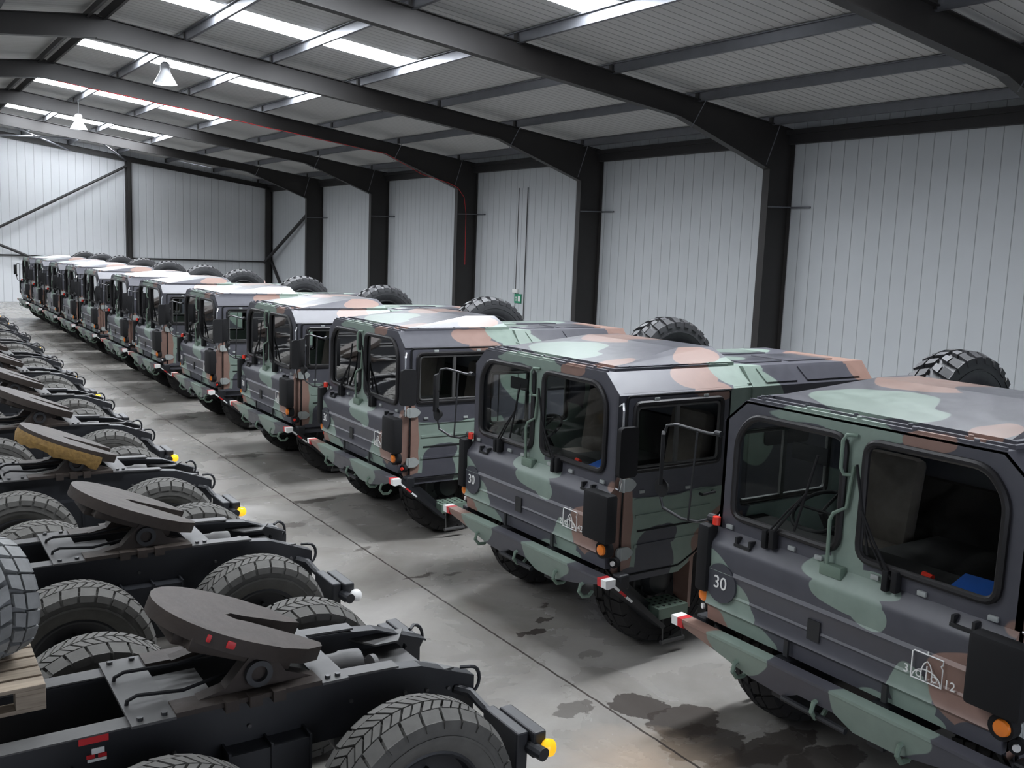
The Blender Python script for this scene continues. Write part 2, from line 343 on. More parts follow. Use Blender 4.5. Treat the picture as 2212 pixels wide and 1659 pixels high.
# ceiling: two sheeted slopes with openings for the roof lights
PURL = [6.65, 8.85, 11.3, 13.85, 16.5, 19.1]
SKYY = [6.6, 14.45, 22.15, 29.6, 38.3, 47.2, 53.4]  # last, narrower strip is added to brighten the far gable wall
HW = lambda y: .52 if y < 50 else .24
SKYX = [(4.95, 6.58), (6.72, 8.78), (8.92, 11.23)]
cb = MB()
def slope_box(mb, x0, x1, y0, y1, off, th, side=1):
    X = (lambda x: x) if side > 0 else (lambda x: 2*RX-x)
    vs = [(X(x), y, rz_(x)+o) for x in (x0, x1) for y in (y0, y1) for o in (off, off+th)]
    mb.add(vs, [(0, 1, 3, 2), (4, 6, 7, 5), (0, 4, 5, 1), (2, 3, 7, 6), (0, 2, 6, 4), (1, 5, 7, 3)])
def strips(mb, x0, x1, y0, y1, side):
    cut = [y0]+[v for v in (9.2, 17.2, 41.2) if y0 < v < y1]+[y1]
    for a, c in zip(cut, cut[1:]): slope_box(mb, x0, x1, a, c, 0, .06, side)
for side in (1, -1):
    x0_, x1_ = (4.95, 11.3) if side > 0 else (9.0, 15.5)
    strips(cb, x1_, 15.95 if side > 0 else XW+.1, YN, YG, side); strips(cb, RX, x0_, YN, YG, side)
    if side > 0: strips(cb, 15.95, XW+.1, YN, YG, side)
    ys = [YN]+[v for y in SKYY for v in (y-HW(y), y+HW(y))]+[YG]
    for i in range(0, len(ys), 2): strips(cb, x0_, x1_, ys[i], ys[i+1], side)
struct(warp(cb).build('ceiling', 'roof_sheet', smooth=False))
n = 0
for side in (1, -1):
    for y in SKYY:
        n += 1; mb = MB()
        slope_box(mb, *((4.95, 11.3) if side > 0 else (9.0, 15.5)), y-HW(y), y+HW(y), -.004, .03, side)
        struct(warp(mb).build('window_%d' % n, 'skylight_sheet' if side > 0 else 'added_skylight_left', smooth=False))
# portal frames
def portal(y, idx, gab=False):
    fl, wb = (.11, .012) if not gab else (.09, .01)
    y0, y1 = y-fl, y+fl; d = .50 if not gab else .26
    web = MB(); edge = MB()
    for s in (1, -1):
        X = (lambda x: x) if s > 0 else (lambda x: 2*RX-x)
        xi, xk = (19.05, 15.9) if not gab else (19.6, 19.55)
        zc = 5.9 if not gab else rz_(19.5)-.5
        top = lambda x: rz_(x)-.19
        zk = top(xk)-d
        poly = [(X(xi), 0.0), (X(XW-.02), 0.0), (X(XW-.02), top(XW)), (X(RX), top(RX)), (X(RX), top(RX)-d), (X(xk), zk), (X(xi), zc)]
        web.prism(poly, y-wb, y+wb)
        def flange(pa, pb, t=.02):
            a = Vector((X(pa[0]), pa[1])); c = Vector((X(pb[0]), pb[1])); dr = (c-a).normalized(); nr = Vector((-dr.y, dr.x))*t
            web.prism([tuple(a), tuple(c), tuple(c+nr), tuple(a+nr)], y0, y1)
        flange((xi, 0), (xi, zc)); flange((XW-.03, 0), (XW-.03, top(XW))); flange((xi, zc), (xk, zk)); flange((xk, zk), (RX, top(RX)-d)); flange((XW, top(XW)), (RX, top(RX)))
        for px in PURL:   # purlin cleats
            web.box(X(px)-.04, X(px)+.04, y-.06, y+.06, top(px)-.02, rz_(px)-.04)
    o = struct(warp(web).build('trim_%d' % idx, 'steel', smooth=False))
    if not gab:
        e = MB()
        for s in (1, -1):
            X = (lambda x: x) if s > 0 else (lambda x: 2*RX-x)
            for px, dx in ((16.5, -.25), (19.1, -.2)):     # pale haunch stays
                for sy in (-1,):
                    zb = 6.25 if px > 19 else 6.75
                    e.tube([(X(px), y+sy*.3, rz_(px)-.2), (X(px+dx), y+sy*.10, zb-(.25 if px > 19 else .12))], .012, 6)
            e.tube([(X(19.05), y-.12, 4.95), (X(19.98-.03), y-.14, 4.98)], .018, 6)   # restraint rod across the column web
            e.box(X(19.9)-.03, X(19.9)+.03, y-.75, y-.12, 4.95, 4.99)
        warp(e).build('stay_rod', 'galv', o)
    return o
k = 0
for i in range(-3, 5): k += 1; portal(Y0+i*BAY, k)
k += 1; portal(YG-.13, k, True)
# purlins: Z sections between the frames, one object per line
for side in (1, -1):
    X = (lambda x: x) if side > 0 else (lambda x: 2*RX-x)
    for px in PURL:
        k += 1; mb = MB(); z = rz_(px)
        z0 = z-.03-.20
        for ya, yb_ in zip(SEG, SEG[1:]):
            mb.box(X(px)-.008, X(px)+.008, ya, yb_, z0, z-.02)
            mb.box(min(X(px), X(px+.07)), max(X(px), X(px+.07)), ya, yb_, z0, z0+.012)
            mb.box(min(X(px-.07), X(px)), max(X(px-.07), X(px)), ya, yb_, z-.034, z-.02)
        struct(warp(mb).build('trim_%d' % k, 'galv', smooth=False))
    k += 1
    struct(MB().box(min(X(XW-.3), X(XW-.02)), max(X(XW-.3), X(XW-.02)), YN, YG, ZE-.32, ZE-.20).box(min(X(XW-.2), X(XW-.02)), max(X(XW-.2), X(XW-.02)), YN, YG, ZE-.55, ZE-.32).build('trim_%d' % k, 'steel_edge', smooth=False))
k += 1; mb = MB()
for ya, yb_ in zip(SEG, SEG[1:]): mb.box(RX-.16, RX-.15, ya, yb_, ZR-.26, ZR-.04).box(RX+.15, RX+.16, ya, yb_, ZR-.26, ZR-.04).box(RX-.22, RX-.15, ya, yb_, ZR-.26, ZR-.25).box(RX+.15, RX+.22, ya, yb_, ZR-.26, ZR-.25)
struct(warp(mb).build('trim_%d' % k, 'steel_edge', smooth=False))
# gable posts, braces and rails
k += 1; struct(MB().box(11.67, 11.98, YG-.22, YG-.02, 0, rz_(11.8)-.2).box(11.75, 11.9, YG-.34, YG-.2, 0, rz_(11.8)-.35).build('trim_%d' % k, 'steel', smooth=False))
k += 1; struct(MB().box(3.6, 3.9, YG-.25, YG-.02, 0, rz_(3.8)-.2).build('trim_%d' % k, 'steel', smooth=False))
k += 1; struct(MB().box(19.50, 19.80, YG-.34, YG-.14, 0, 6.7).build('trim_%d' % k, 'steel', smooth=False))
def brace(p, q, r=.07):
    global k
    k += 1; return struct(MB().tube([p, q], r, 8).build('trim_%d' % k, 'steel_edge'))
brace((3.9, YG-.35, 2.95), (11.7, YG-.35, 7.4)); brace((3.9, YG-.33, 3.6), (11.7, YG-.33, -.0+.3))
brace((19.5, YG-.1, 2.4), (19.86, YG-BAY+.1, 5.9), .09); brace((19.86, YG-.2, 2.5), (19.86, YG-2.5, .6), .09)
k += 1; struct(MB().box(XL_, 11.7, YG-.1, YG-.02, 2.38, 2.46).box(11.95, 19.5, YG-.1, YG-.02, 2.38, 2.46).build('trim_%d' % k, 'steel_edge', smooth=False))
k += 1; struct(MB().tube([(11.7, YG-.25, 7.7), (8.9, YG-BAY+.1, 8.0)], .045, 6).tube([(8.9, YG-.3, 8.0), (5.0, YG-BAY+.2, 8.4)], .045, 6).tube([(5.0, YG-.3, 8.45), (8.9, YG-BAY+.2, 8.0)], .045, 6).build('trim_%d' % k, 'galv'))
# tall door in the right wall, seen as two seams, with an exit sign and a small box
dy0, dy1 = 29.26, 29.83
door = struct(MB().box(XW-.02, XW-.002, dy0, dy1, 0, 5.9).build('door_1', 'wall_side', smooth=False))
for yy in (dy0, dy1): MB().box(XW-.035, XW-.018, yy-.015, yy+.015, 0, 5.9).build('door_frame', 'grey_frame', door, smooth=False)

# hanging lamps under the ridge
def lamp(x, y, z, label):
    t = tag(empty('pendant_lamp', (x, y, z)), label, 'lamp', None)
    sh = MB(); sh.tube([(0, 0, .34), (0, 0, .30), (0, 0, .16), (0, 0, .10), (0, 0, -.16), (0, 0, -.18)], [.08, .12, .12, .13, .28, .29], 24, cap=False)
    sh.build('reflector', 'lamp_shell', t)
    MB().tube([(0, 0, -.12), (0, 0, -.17)], [.2, .2], 20).build('bulb', 'glow', t)
    MB().cyl((0, 0, .36), (0, 0, .18), .07).build('housing', 'grey_frame', t)
    MB().tube([(0, 0, .34), (0, 0, rz_(x)-.1-z)], .012, 6).build('hanging_rod', 'dark_metal', t)
    return t

# red cable along the fourth visible rafter
yy = Y0+2*BAY-.15
pts = [(4.9, yy, rz_(4.9)-.60)]
for x in [6+i*.9 for i in range(12)]: pts.append((x, yy, rz_(x)-.59-.02*(len(pts) % 2)))
pts += [(17.4, yy, 6.35), (18.6, yy, 6.1), (19.0, yy, 5.95), (19.3, yy, 5.6), (19.4, yy, 5.0), (19.42, yy, 3.0)]
tag(MB().tube(pts, .011, 6).build('power_cable', 'red'), 'thin red cable running along the dark rafter and down its column', 'cable')
# exit sign
es = tag(empty('exit_sign', (XW-.03, 29.62, 1.86)), 'small green and white exit sign above the wall door', 'sign')
m_, nt_, b_ = nmat('exit_sign_green'); setb(b_, (.02, .25, .13), .5); M['exit_green'] = m_
MB().box(-.03, 0, -.22, .22, -.17, .17).build('sign_panel', 'exit_green', es, smooth=False)
mk = MB(); mk.box(-.035, -.03, -.16, -.03, -.10, .10); mk.tube([(-.034, .05, -.1), (-.034, .09, 0), (-.034, .13, -.1)], .012, 5); mk.tube([(-.034, .09, 0), (-.034, .10, .07)], .018, 5); mk.tube([(-.034, .03, .02), (-.034, .1, .05), (-.034, .16, 0)], .01, 5)
mk.build('running_figure_symbol', 'white', es)
tag(MB().box(XW-.1, XW-.005, 29.62, 29.95, 2.06, 2.2, .01).build('junction_box', 'white'), 'small white box fixed to the wall just above the exit sign', 'box')

# ------------------------------------------------------------------ wheels
def tyre_mesh(name, mat, R, w, nl, kind, gap=.43):
    mb = MB(); h = w/2
    crown = lambda y: R-.035-.020*(abs(y)/h)**2
    prof = [(R*.56, -h*.62), (R*.60, -h*.80), (R*.72, -h*.98), (R*.84, -h*1.0), (R*.92, -h*.93)]
    prof += [(crown(y), y) for y in (-h*.82, -h*.5, 0, h*.5, h*.82)] + [(r, -y) for r, y in reversed(prof)]
    mb.lathe(prof, 48)
    mb.lathe([(R*.78, -h*1.0), (R*.78, -h*1.03), (R*.755, -h*1.03), (R*.755, -h*.99)], 48)
    def blk(poly, top=0.0):
        vs = []; n_ = len(poly)
        for r_off in (-.045, 0):
            for a, y in poly:
                r = (crown(y)+.035 if abs(y) < h*.95 else R*.945)+r_off+top*0
                if abs(y) >= h*.9: r = R*.93 + (r_off if r_off == 0 else -.05)
                vs.append((r*math.cos(a), y if abs(y) < h*.9 else math.copysign(h*1.01 if r_off == 0 else h*.9, y), r*math.sin(a)))
        fs = [tuple(range(n_))[::-1], tuple(range(n_, 2*n_))]+[(i, (i+1) % n_, (i+1) % n_+n_, i+n_) for i in range(n_)]
        mb.add(vs, fs)
    st = 2*PI/nl
    for i in range(nl):
        a = i*st
        for s in (1, -1):
            o = a+(st/2 if s < 0 else 0); g = st*gap; sk = st*.6
            # shoulder lug, wrapping over the edge
            blk([(o-g, s*h*.52), (o+g, s*h*.52), (o+g+sk*.25, s*h*.95), (o-g+sk*.25, s*h*.95)])
            vs = []
            for rr, yy_ in ((R*.935, h*1.01), (R*.85, h*1.045), (R*.85, h*.98), (R*.935, h*.9)):
                for aa in (o-g*.95+sk*.25, o+g*.95+sk*.25): vs.append((rr*math.cos(aa), s*yy_, rr*math.sin(aa)))
            mb.add(vs, [(0, 1, 3, 2), (2, 3, 5, 4), (4, 5, 7, 6), (6, 7, 1, 0), (0, 2, 4, 6), (1, 7, 5, 3)])
            # chevron block towards the middle
            if kind == 'chevron':
                for c_ in (-.24, .24):
                    u = o+c_*st; gg = .19*st
                    blk([(u-gg-sk*.9, s*h*.03), (u+gg-sk*.9, s*h*.03), (u+gg-.1*st, s*h*.48), (u-gg-.1*st, s*h*.48)])
            else:
                blk([(o-g*.9-sk*.3, s*h*.06), (o+g*.7-sk*.3, s*h*.06), (o+g*.9, s*h*.44), (o-g*.9, s*h*.44)])
    return mb.mesh(name, mat)
def rim_mesh(name, mat, R, w):
    mb = MB(); h = w/2
    mb.lathe([(R*.60, -h*.80), (R*.575, -h*.82), (R*.545, -h*.76), (R*.52, -h*.3), (R*.46, -h*.22), (R*.36, -h*.18), (R*.30, -h*.22), (R*.22, -h*.62), (R*.12, -h*.70), (.001, -h*.70)], 32)
    mb.lathe([(R*.60, h*.80), (R*.575, h*.82), (R*.545, h*.76), (R*.52, -h*.25)], 32)
    for i in range(10):
        a = 2*PI*i/10; c = Vector((R*.33*math.cos(a), -h*.18, R*.33*math.sin(a)))
        mb.cyl(c, c+Vector((0, -.04, 0)), .016, 6)
    return mb.mesh(name, mat)
TYR_L = tyre_mesh('tyre', 'tyre_dusty', .56, .36, 28, 'chevron'); RIM_L = rim_mesh('rim', 'black_paint', .56, .36)
TYR_T = tyre_mesh('tyre', 'tyre_dark', .60, .36, 24, 'block'); RIM_T = rim_mesh('rim', 'dark_metal', .60, .36)
TYR_S = tyre_mesh('tyre', 'tyre_black', .66, .36, 28, 'block', .30); RIM_S = rim_mesh('rim', 'dark_metal', .66, .36)
def wheel(parent, tm, rm, loc, flip=False, name='wheel'):
    o = bpy.data.objects.new(name, tm); C.objects.link(o); o.parent = parent; o.location = loc; o.rotation_euler = (0, random.uniform(0, 6), PI if flip else 0)
    r = bpy.data.objects.new('rim', rm); C.objects.link(r); r.parent = o
    return o

exec_truck = True
# ------------------------------------------------------------------ military truck (x = backwards, y = away from the camera side, origin under the front edge)
def truck():
    t = empty('military_truck', (0, 0, 0)); B_ = lambda mb, nm, mt, par=t, sm=True: mb.build(nm, mt, par, sm)
    def winf(s):   # windscreen opening, s=+1 far pane, -1 near pane
        p = [(.08, 1.69), (1.01, 1.69), (1.01, 2.30), (.88, 2.46), (.08, 2.46)]
        p = rpoly(p, .10); return [(s*a, b) for a, b in p]
    # cab shell
    cab = MB()
    octo = [(-1.15, 1.50), (1.15, 1.50), (1.15, 2.40), (.967, 2.56), (-.967, 2.56), (-1.15, 2.40)]
    cab.plate(octo, [winf(1), winf(-1)], .03, on_x(.015))
    prof = [(0, 1.575), (-.085, 1.485), (-.097, 1.45), (-.09, 1.30), (-.105, 1.275), (-.09, 1.25), (-.082, 1.13), (-.092, 1.115), (-.082, 1.10), (-.085, 1.02), (-.10, .995), (-.065, .965), (-.055, .86), (.05, .86), (.05, 1.575)]
    cab.prism(prof, -1.15, 1.15)
    side = [(0, .84), (.12, .70), (.82, .70), (1.0, .80), (1.2, 1.08), (1.5, 1.16), (1.62, 1.16), (1.62, 2.40), (0, 2.40)]
    wn = rpoly([(.17, 1.71), (1.24, 1.71), (1.24, 2.31), (.17, 2.31)], .06)
    for y in (-1.135, 1.135): cab.plate(side, [wn], .03, on_y(y))
    cab.prism([(-1.165, 2.385), (-.967, 2.565), (.967, 2.565), (1.165, 2.385), (1.14, 2.385), (.955, 2.545), (-.955, 2.545), (-1.14, 2.385)], 0, 1.64, 'x')
    cab.box(1.60, 1.64, -1.15, 1.15, 1.16, 2.42)
    cab.box(.05, 1.62, -1.12, 1.12, .84, .90)
    cabo = B_(cab, 'cab_body', 'camo')
    # roof hump
    hb = MB()
    lo = [(.20, .88), (.20, -.88), (1.60, -.92), (1.60, .92)]; hi = [(1.10, .68), (1.10, -.68), (1.54, -.70), (1.54, .70)]
    vs = [(x, y, 2.565) for x, y in lo]+[(x, y, 2.725) for x, y in hi]+[(x, y, 2.60) for x, y in lo]
    hb.add(vs, [(0, 1, 9, 8), (1, 2, 10, 9), (2, 3, 11, 10), (3, 0, 8, 11), (8, 9, 5, 4), (9, 10, 6, 5), (10, 11, 7, 6), (11, 8, 4, 7), (4, 5, 6, 7), (3, 2, 1, 0)])
    B_(hb, 'roof_hatch', 'camo_roof', t, False)
    g = MB()
    for x, z in ((.015, 2.565), (.105, 2.57)): g.box(x, x+.03, -.95, .95, z-.01, z+.018)
    for y in (-.95, .95): g.box(.1, 1.5, y-.012, y+.012, 2.56, 2.59)
    for y in (-.905, .905): g.box(.18, 1.62, y-.02, y+.02, 2.565, 2.60)
    for i in range(5):
        for x in (.03, .12): g.cyl((x, -.8+i*.4+x, 2.575), (x, -.8+i*.4+x, 2.60), .016, 8)
    for i in range(3): g.cyl((.3+i*.5, -.93, 2.58), (.3+i*.5, -.93, 2.605), .014, 8)
    B_(g, 'roof_rail', 'camo', t, False)
    # rear crew body behind the cab on the near side
    rb = MB()
    rp = [(-1.165, 1.16), (-1.165, 2.385), (-1.02, 2.565), (.30, 2.565), (.42, 2.46), (.42, 1.16)]
    rb.prism(rp, 1.645, 3.47, 'x')
    B_(rb, 'rear_body', 'camo')
    g = MB()
    for x0, x1 in ((1.8, 2.32), (2.4, 3.3)):
        a = Vector((0, -1.165, 2.385)); c = Vector((0, -1.02, 2.565)); nrm = Vector((0, -.18, .145)).normalized()*.012
        f0, f1 = .16, .85
        q = [a.lerp(c, f0), a.lerp(c, f1)]
        vs = []
        for off in (Vector((0, 0, 0)), nrm):
            for x, p in ((x0+.05, q[0]), (x1-.02, q[0]), (x1-.08, q[1]), (x0, q[1])): vs.append((x, p.y+off.y, p.z+off.z))
        g.add(vs, [(3, 2, 1, 0), (4, 5, 6, 7), (0, 1, 5, 4), (1, 2, 6, 5), (2, 3, 7, 6), (3, 0, 4, 7)])
    for x0, x1, y0, y1 in ((1.85, 2.4, -.85, -.35), (2.5, 3.2, -.85, -.35), (1.9, 2.9, -.2, .2)): g.box(x0, x1, y0, y1, 2.56, 2.578, .004)
    B_(g, 'roof_panel', 'camo_roof')
    B_(MB().plate(rpoly([(1.85, 1.8), (2.5, 1.8), (2.5, 2.25), (1.85, 2.25)], .05), [], .02, on_y(-1.17)), 'side_panel', 'dark_metal')
    # windscreens
    for s in (1, -1):
        p = winf(s); pts = [(-.012, a, b) for a, b in p]
        sl = B_(MB().tube(pts, .026, 8, True), 'windscreen_seal', 'seal')
        B_(MB().plate([(a, b) for a, b in p], [], .006, on_x(.012)), 'windscreen_glass', 'glass', sl, False)
    # side doors
    for s in (-1, 1):
        dp = rpoly([(.10, .79), (.80, .79), (1.02, .90), (1.22, 1.16), (1.33, 1.25), (1.33, 2.36), (.10, 2.36)], .035, 3)
        d = MB().plate(dp, [wn], .022, on_y(s*1.160))
        y0_, y1_ = sorted((s*1.165, s*1.180))
        for z in (1.30, 1.03): d.prism([(z-.02, y0_), (z+.02, y0_), (z+.004, s*1.182), (z-.012, s*1.182)] if False else [(.24, z-.016), (1.16, z-.016), (1.16, z+.010), (.24, z+.010)], y0_, y1_)
        d.box(.22, 1.25, y0_, sorted((s*1.165, s*1.172))[1] if s > 0 else y1_, 1.45, 1.462)
        do = B_(d, 'door', 'camo')
        gp = MB().tube([(a, s*1.166, b) for a, b in rpoly([(.085, .77), (.80, .77), (1.03, .88), (1.24, 1.15), (1.345, 1.24), (1.345, 2.375), (.085, 2.375)], .035, 3)], .008, 5, True)
        gp.box(.27, 1.1, min(s*1.168, s*1.176), max(s*1.168, s*1.176), 1.155, 1.172)  # black strip stands in for the shade along the door crease
        B_(gp, 'door_gap_crease_shade', 'rubber', do)
        sl = B_(MB().tube([(a, s*1.172, b) for a, b in wn], .022, 6, True), 'window_seal', 'seal', do)
        wf = rpoly([(.205, 1.745), (1.205, 1.745), (1.205, 2.275), (.205, 2.275)], .05)
        fr_ = MB().tube([(a, s*1.168, b) for a, b in wf], .014, 6, True); fr_.box(.66, .70, min(s*1.155, s*1.178), max(s*1.155, s*1.178), 1.73, 2.29)
        B_(fr_, 'window_frame', 'grey_frame', do, False)
        B_(MB().plate(wn, [], .005, on_y(s*1.150)), 'door_glass', 'glass', do, False)
        for z in (1.60, .985):
            hg = MB()
            e = rpoly([(.03, z-.055), (.16, z-.06), (.225, z), (.16, z+.06), (.03, z+.055)], .03)
            hg.plate(e, [], .02, on_y(s*1.185)); hg.cyl((.075, s*1.19, z-.06), (.075, s*1.19, z+.06), .012, 8)
            B_(hg, 'hinge', 'hinge', do)
        for x, z in ((.14, 2.05), (.42, 2.34), (1.02, 2.34), (.30, 1.52), (.86, 1.50)): B_(MB().box(x-.03, x+.03, min(s*1.165, s*1.182), max(s*1.165, s*1.182), z-.014, z+.014, .004), 'fixing_plate', 'hinge', do)
        B_(MB().tube([(1.02, s*1.17, 1.42), (1.02, s*1.21, 1.42), (1.18, s*1.21, 1.43), (1.18, s*1.17, 1.43)], .014, 6), 'door_handle', 'dark_metal', do)
    # hood ledge handles, centre block, grab rods
    for y in (.84, -.86):
        ld = MB()
        ld.box(-.075, -.02, y-.075, y-.055, 1.505, 1.565); ld.box(-.075, -.02, y+.055, y+.075, 1.505, 1.565); ld.box(-.085, -.068, y-.075, y+.075, 1.50, 1.52)
        B_(ld, 'ledge_handle', 'dark_metal', t, False)
    B_(MB().box(-.065, .0, .0, .17, 1.52, 1.60, .006), 'rod_bracket', 'green_paint')
    gr = MB()
    gr.tube([(-.05, .12, 1.58), (-.06, .12, 1.90), (-.055, .10, 1.95), (-.02, .03, 2.0), (-.02, .0, 2.28)], .013, 8)
    gr.tube([(-.02, .01, 2.22), (-.05, .05, 2.22), (-.06, .07, 2.26), (-.06, .07, 2.44), (-.05, .05, 2.48), (-.01, .0, 2.48)], .013, 8)
    B_(gr, 'grab_rod', 'green_paint')
    # wipers
    for s, y0_ in ((1, .62), (-1, -.36)):
        wp = MB(); wp.box(-.07, -.005, y0_-.05, y0_-.005, 1.56, 1.70, .012); wp.box(-.07, -.005, y0_+.015, y0_+.06, 1.55, 1.69, .012)
        wo = B_(wp, 'wiper_motor_cover', 'rubber')
        dy = -.28 if s > 0 else .26
        ar = MB().tube([(-.05, y0_, 1.64), (-.055, y0_+dy*.6, 1.86), (-.045, y0_+dy, 2.02)], .009, 6).tube([(-.05, y0_+.04, 1.64), (-.055, y0_+dy*.6+.03, 1.86), (-.045, y0_+dy, 2.02)], .007, 6)
        ar.tube([(-.04, y0_+dy*.72, 1.74), (-.04, y0_+dy*1.25, 2.30)], .010, 6)
        B_(ar, 'wiper_arm', 'rubber', wo)
    # small fixing plates below the windscreens
    for y in (1.03, .45, .22, -.22, -.55, -1.0): B_(MB().box(-.022, -.0, y-.03, y+.03, 1.588, 1.62, .004), 'latch', 'hinge')
    # rubber covers at both front corners, indicators
    B_(MB().box(-.20, -.07, -1.30, -.965, 1.13, 1.56, .03), 'rubber_cover', 'rubber')
    B_(MB().box(-.14, -.02, 1.12, 1.24, 1.08, 1.60, .03), 'rubber_cover', 'rubber')
    for y, z, x in ((-1.17, 1.05, -.13), (1.20, 1.03, -.06)):
        il = B_(MB().cyl((x+.08, y, z), (x, y, z), .075 if y < 0 else .05, 20), 'indicator_housing', 'rubber')
        B_(MB().tube([(x, y-.01, z+.005), (x-.02, y-.01, z+.005), (x-.03, y-.01, z+.005)], [.05, .045, .02], 16), 'indicator_lens', 'orange', il)
    # slots and pads on the lower front panel
    for y in (.36, -.42): B_(MB().box(-.105, -.085, y-.018, y+.018, .87, .985), 'panel_slot', 'dark_metal', t, False)
    B_(MB().box(-.098, -.086, .10, .20, 1.06, 1.20), 'plate_patch', 'dark_metal', t, False)
    # number disc and unit sign
    mk = MB().cyl((-.075, 1.0, 1.19), (-.104, 1.0, 1.19), .148, 32)
    dk = B_(mk, 'number_disc', 'sign_grey')
    B_(MB().text('30', .135, .004, on_x_txt(-.108) @ Matrix.Translation((-1.0, 1.19, 0))), 'number_marking', 'white', dk, False)
    ya, yb, za, zb, xx = -.59, -.79, 1.115, 1.285, -.108
    em = MB(); R_ = .006
    em.tube([(xx, ya, za), (xx, ya, zb-.01), (xx, ya-.012, zb), (xx, yb+.02, zb), (xx, yb, zb), (xx, yb, zb-.025), (xx, yb+.012, zb-.04), (xx, yb, zb-.055), (xx, yb, za), (xx, ya, za)], .005, 4)
    em.tube([(xx, (ya+yb)/2, zb), (xx, (ya+yb)/2, zb+.022)], .005, 4)
    cy_ = (ya+yb)/2
    em.tube([(xx, cy_+.095*math.cos(a), za+.075*math.sin(a)) for a in [PI*i/10 for i in range(11)]], .0045, 4)
    em.tube([(xx, cy_+.035, za+.01), (xx, cy_+.035, za+.07), (xx, cy_+.02, za+.11), (xx, cy_, za+.13), (xx, cy_-.02, za+.11), (xx, cy_-.035, za+.07), (xx, cy_-.035, za+.01)], .0045, 4)
    em.tube([(xx, cy_, za+.01), (xx, cy_, za+.10)], .0045, 4)
    for q in (.05, -.05): em.tube([(xx, cy_+q+.018*math.cos(a), za+.035+.018*math.sin(a)) for a in [2*PI*i/8 for i in range(9)]], .004, 4)
    emo = B_(em, 'unit_marking', 'white')
    # bumper
    bp_ = [(-1.25, .84), (-1.25, .78), (-.95, .69), (-.55, .60), (-.25, .60), (-.12, .68), (.18, .68), (.32, .60), (.6, .62), (.95, .71), (1.25, .78), (1.25, .84)]
    bo = MB()
    # front face leaning back towards its lower edge
    vs = []
    for y, z in bp_: vs.append((-.225+(.84-z)*.35, y, z))
    for y, z in bp_: vs.append((-.195+(.84-z)*.35, y, z))
    n_ = len(bp_); bo.add(vs, [tuple(range(n_)), tuple(range(n_, 2*n_))[::-1]]+[(i, (i+1) % n_, (i+1) % n_+n_, i+n_) for i in range(n_)])
    bo.box(-.225, -.115, -1.25, 1.25, .825, .845)
    bmp = B_(bo, 'bumper', 'camo', t, False)
    for s in (1, -1):
        for y0_, y1_, mt in ((1.25, 1.30, 'red'), (1.30, 1.365, 'white')):
            q = MB(); a_, b__ = sorted((s*y0_, s*y1_))
            q.prism([(-.225, .846), (-.115, .846), (-.115, .78), (-.195, .765), (-.22, .775)], a_, b__)
            B_(q, 'bumper_tip', mt, bmp, False)
        # inclined side guard running back and down from the bumper tip
        q = MB(); y_in, y_out = s*1.10, s*1.33
        a_, b__ = sorted((y_in, y_out))
        q.prism([(-.14, .80), (.50, .27), (.54, .29), (-.08, .83)], a_, b__)
        q.prism([(-.02, .84), (.06, .84), (.56, .40), (.54, .28), (.50, .28)], *sorted((s*1.10, s*1.13)))
        q.box(-.02, .10, *sorted((s*1.20, s*1.31)), .70, .84, .02)
        sg = B_(q, 'side_guard', 'black_paint', t, False)
        for i, mt in enumerate(('white', 'red', 'white')):
            u0, u1 = .05+i*.12, .15+i*.12
            P_ = lambda u: (-.14+.64*u, .80-.53*u)
            (xa, za_), (xb, zb_) = P_(u0), P_(u1)
            m2 = MB(); m2.prism([(xa-.004, za_-.004), (xb-.004, zb_-.004), (xb+.012, zb_+.008), (xa+.012, za_+.008)], *sorted((s*1.31, s*1.338)))
            B_(m2, 'warning_stripe', mt, sg, False)
        # step with perforated tread and hanging lower bar
        q = MB(); q.box(.50, .86, *sorted((s*1.0, s*1.27)), .40, .43)
        q.box(.50, .52, *sorted((s*1.0, s*1.27)), .30, .40); q.box(.50, .86, *sorted((s*1.255, s*1.27)), .33, .40)
        st_ = B_(q, 'step', 'green_paint', t, False)
        h_ = MB()
        for i in range(5):
            for j in range(4):
                cx_, cy2 = .54+i*.07, s*(1.04+j*.058); h_.cyl((cx_, cy2, .428), (cx_, cy2, .433), .014, 8)
        B_(h_, 'tread_hole', 'rubber', st_, False)
        h_ = MB()
        for x in (.56, .80): h_.tube([(x, s*1.26, .33), (x+.01, s*1.265, .12)], .008, 6)
        h_.tube([(.55, s*1.265, .11), (.83, s*1.265, .11)], .022, 8)
        B_(h_, 'lower_step', 'grey_frame', st_)
        # marker lamp on the corner
        q = MB().cyl((.02, s*1.20, .93), (-.03, s*1.22, .93), .045, 14)
        lo_ = B_(q, 'marker_lamp', 'rubber')
        B_(MB().cyl((-.03, s*1.22, .93), (-.045, s*1.226, .93), .022, 12), 'marker_lens', 'white', lo_)
    # towing hooks
    for y in (.72, .02, -.62, -1.0):
        q = MB(); q.tube([(-.10, y-.02, .74), (-.20, y, .70), (-.215, y, .64), (-.17, y, .585), (-.10, y, .58), (-.06, y, .62)], .017, 8)
        B_(q, 'towing_hook', 'green_paint')
    q = MB(); q.tube([(-.17, -.22, .60), (-.17, .30, .61)], .022, 8); q.box(-.1, .6, -.45, -.33, .55, .84); q.box(-.1, .6, .33, .45, .55, .84)
    q.box(.05, 6.0, -.44, -.36, .72, .98); q.box(.05, 6.0, .36, .44, .72, .98); q.box(.4, 1.5, -.35, .35, .55, .84)
    for x in (1.8, 3.0, 4.4, 5.9): q.box(x, x+.1, -.37, .37, .75, .95)
    B_(q, 'chassis_frame', 'black_paint', t, False)
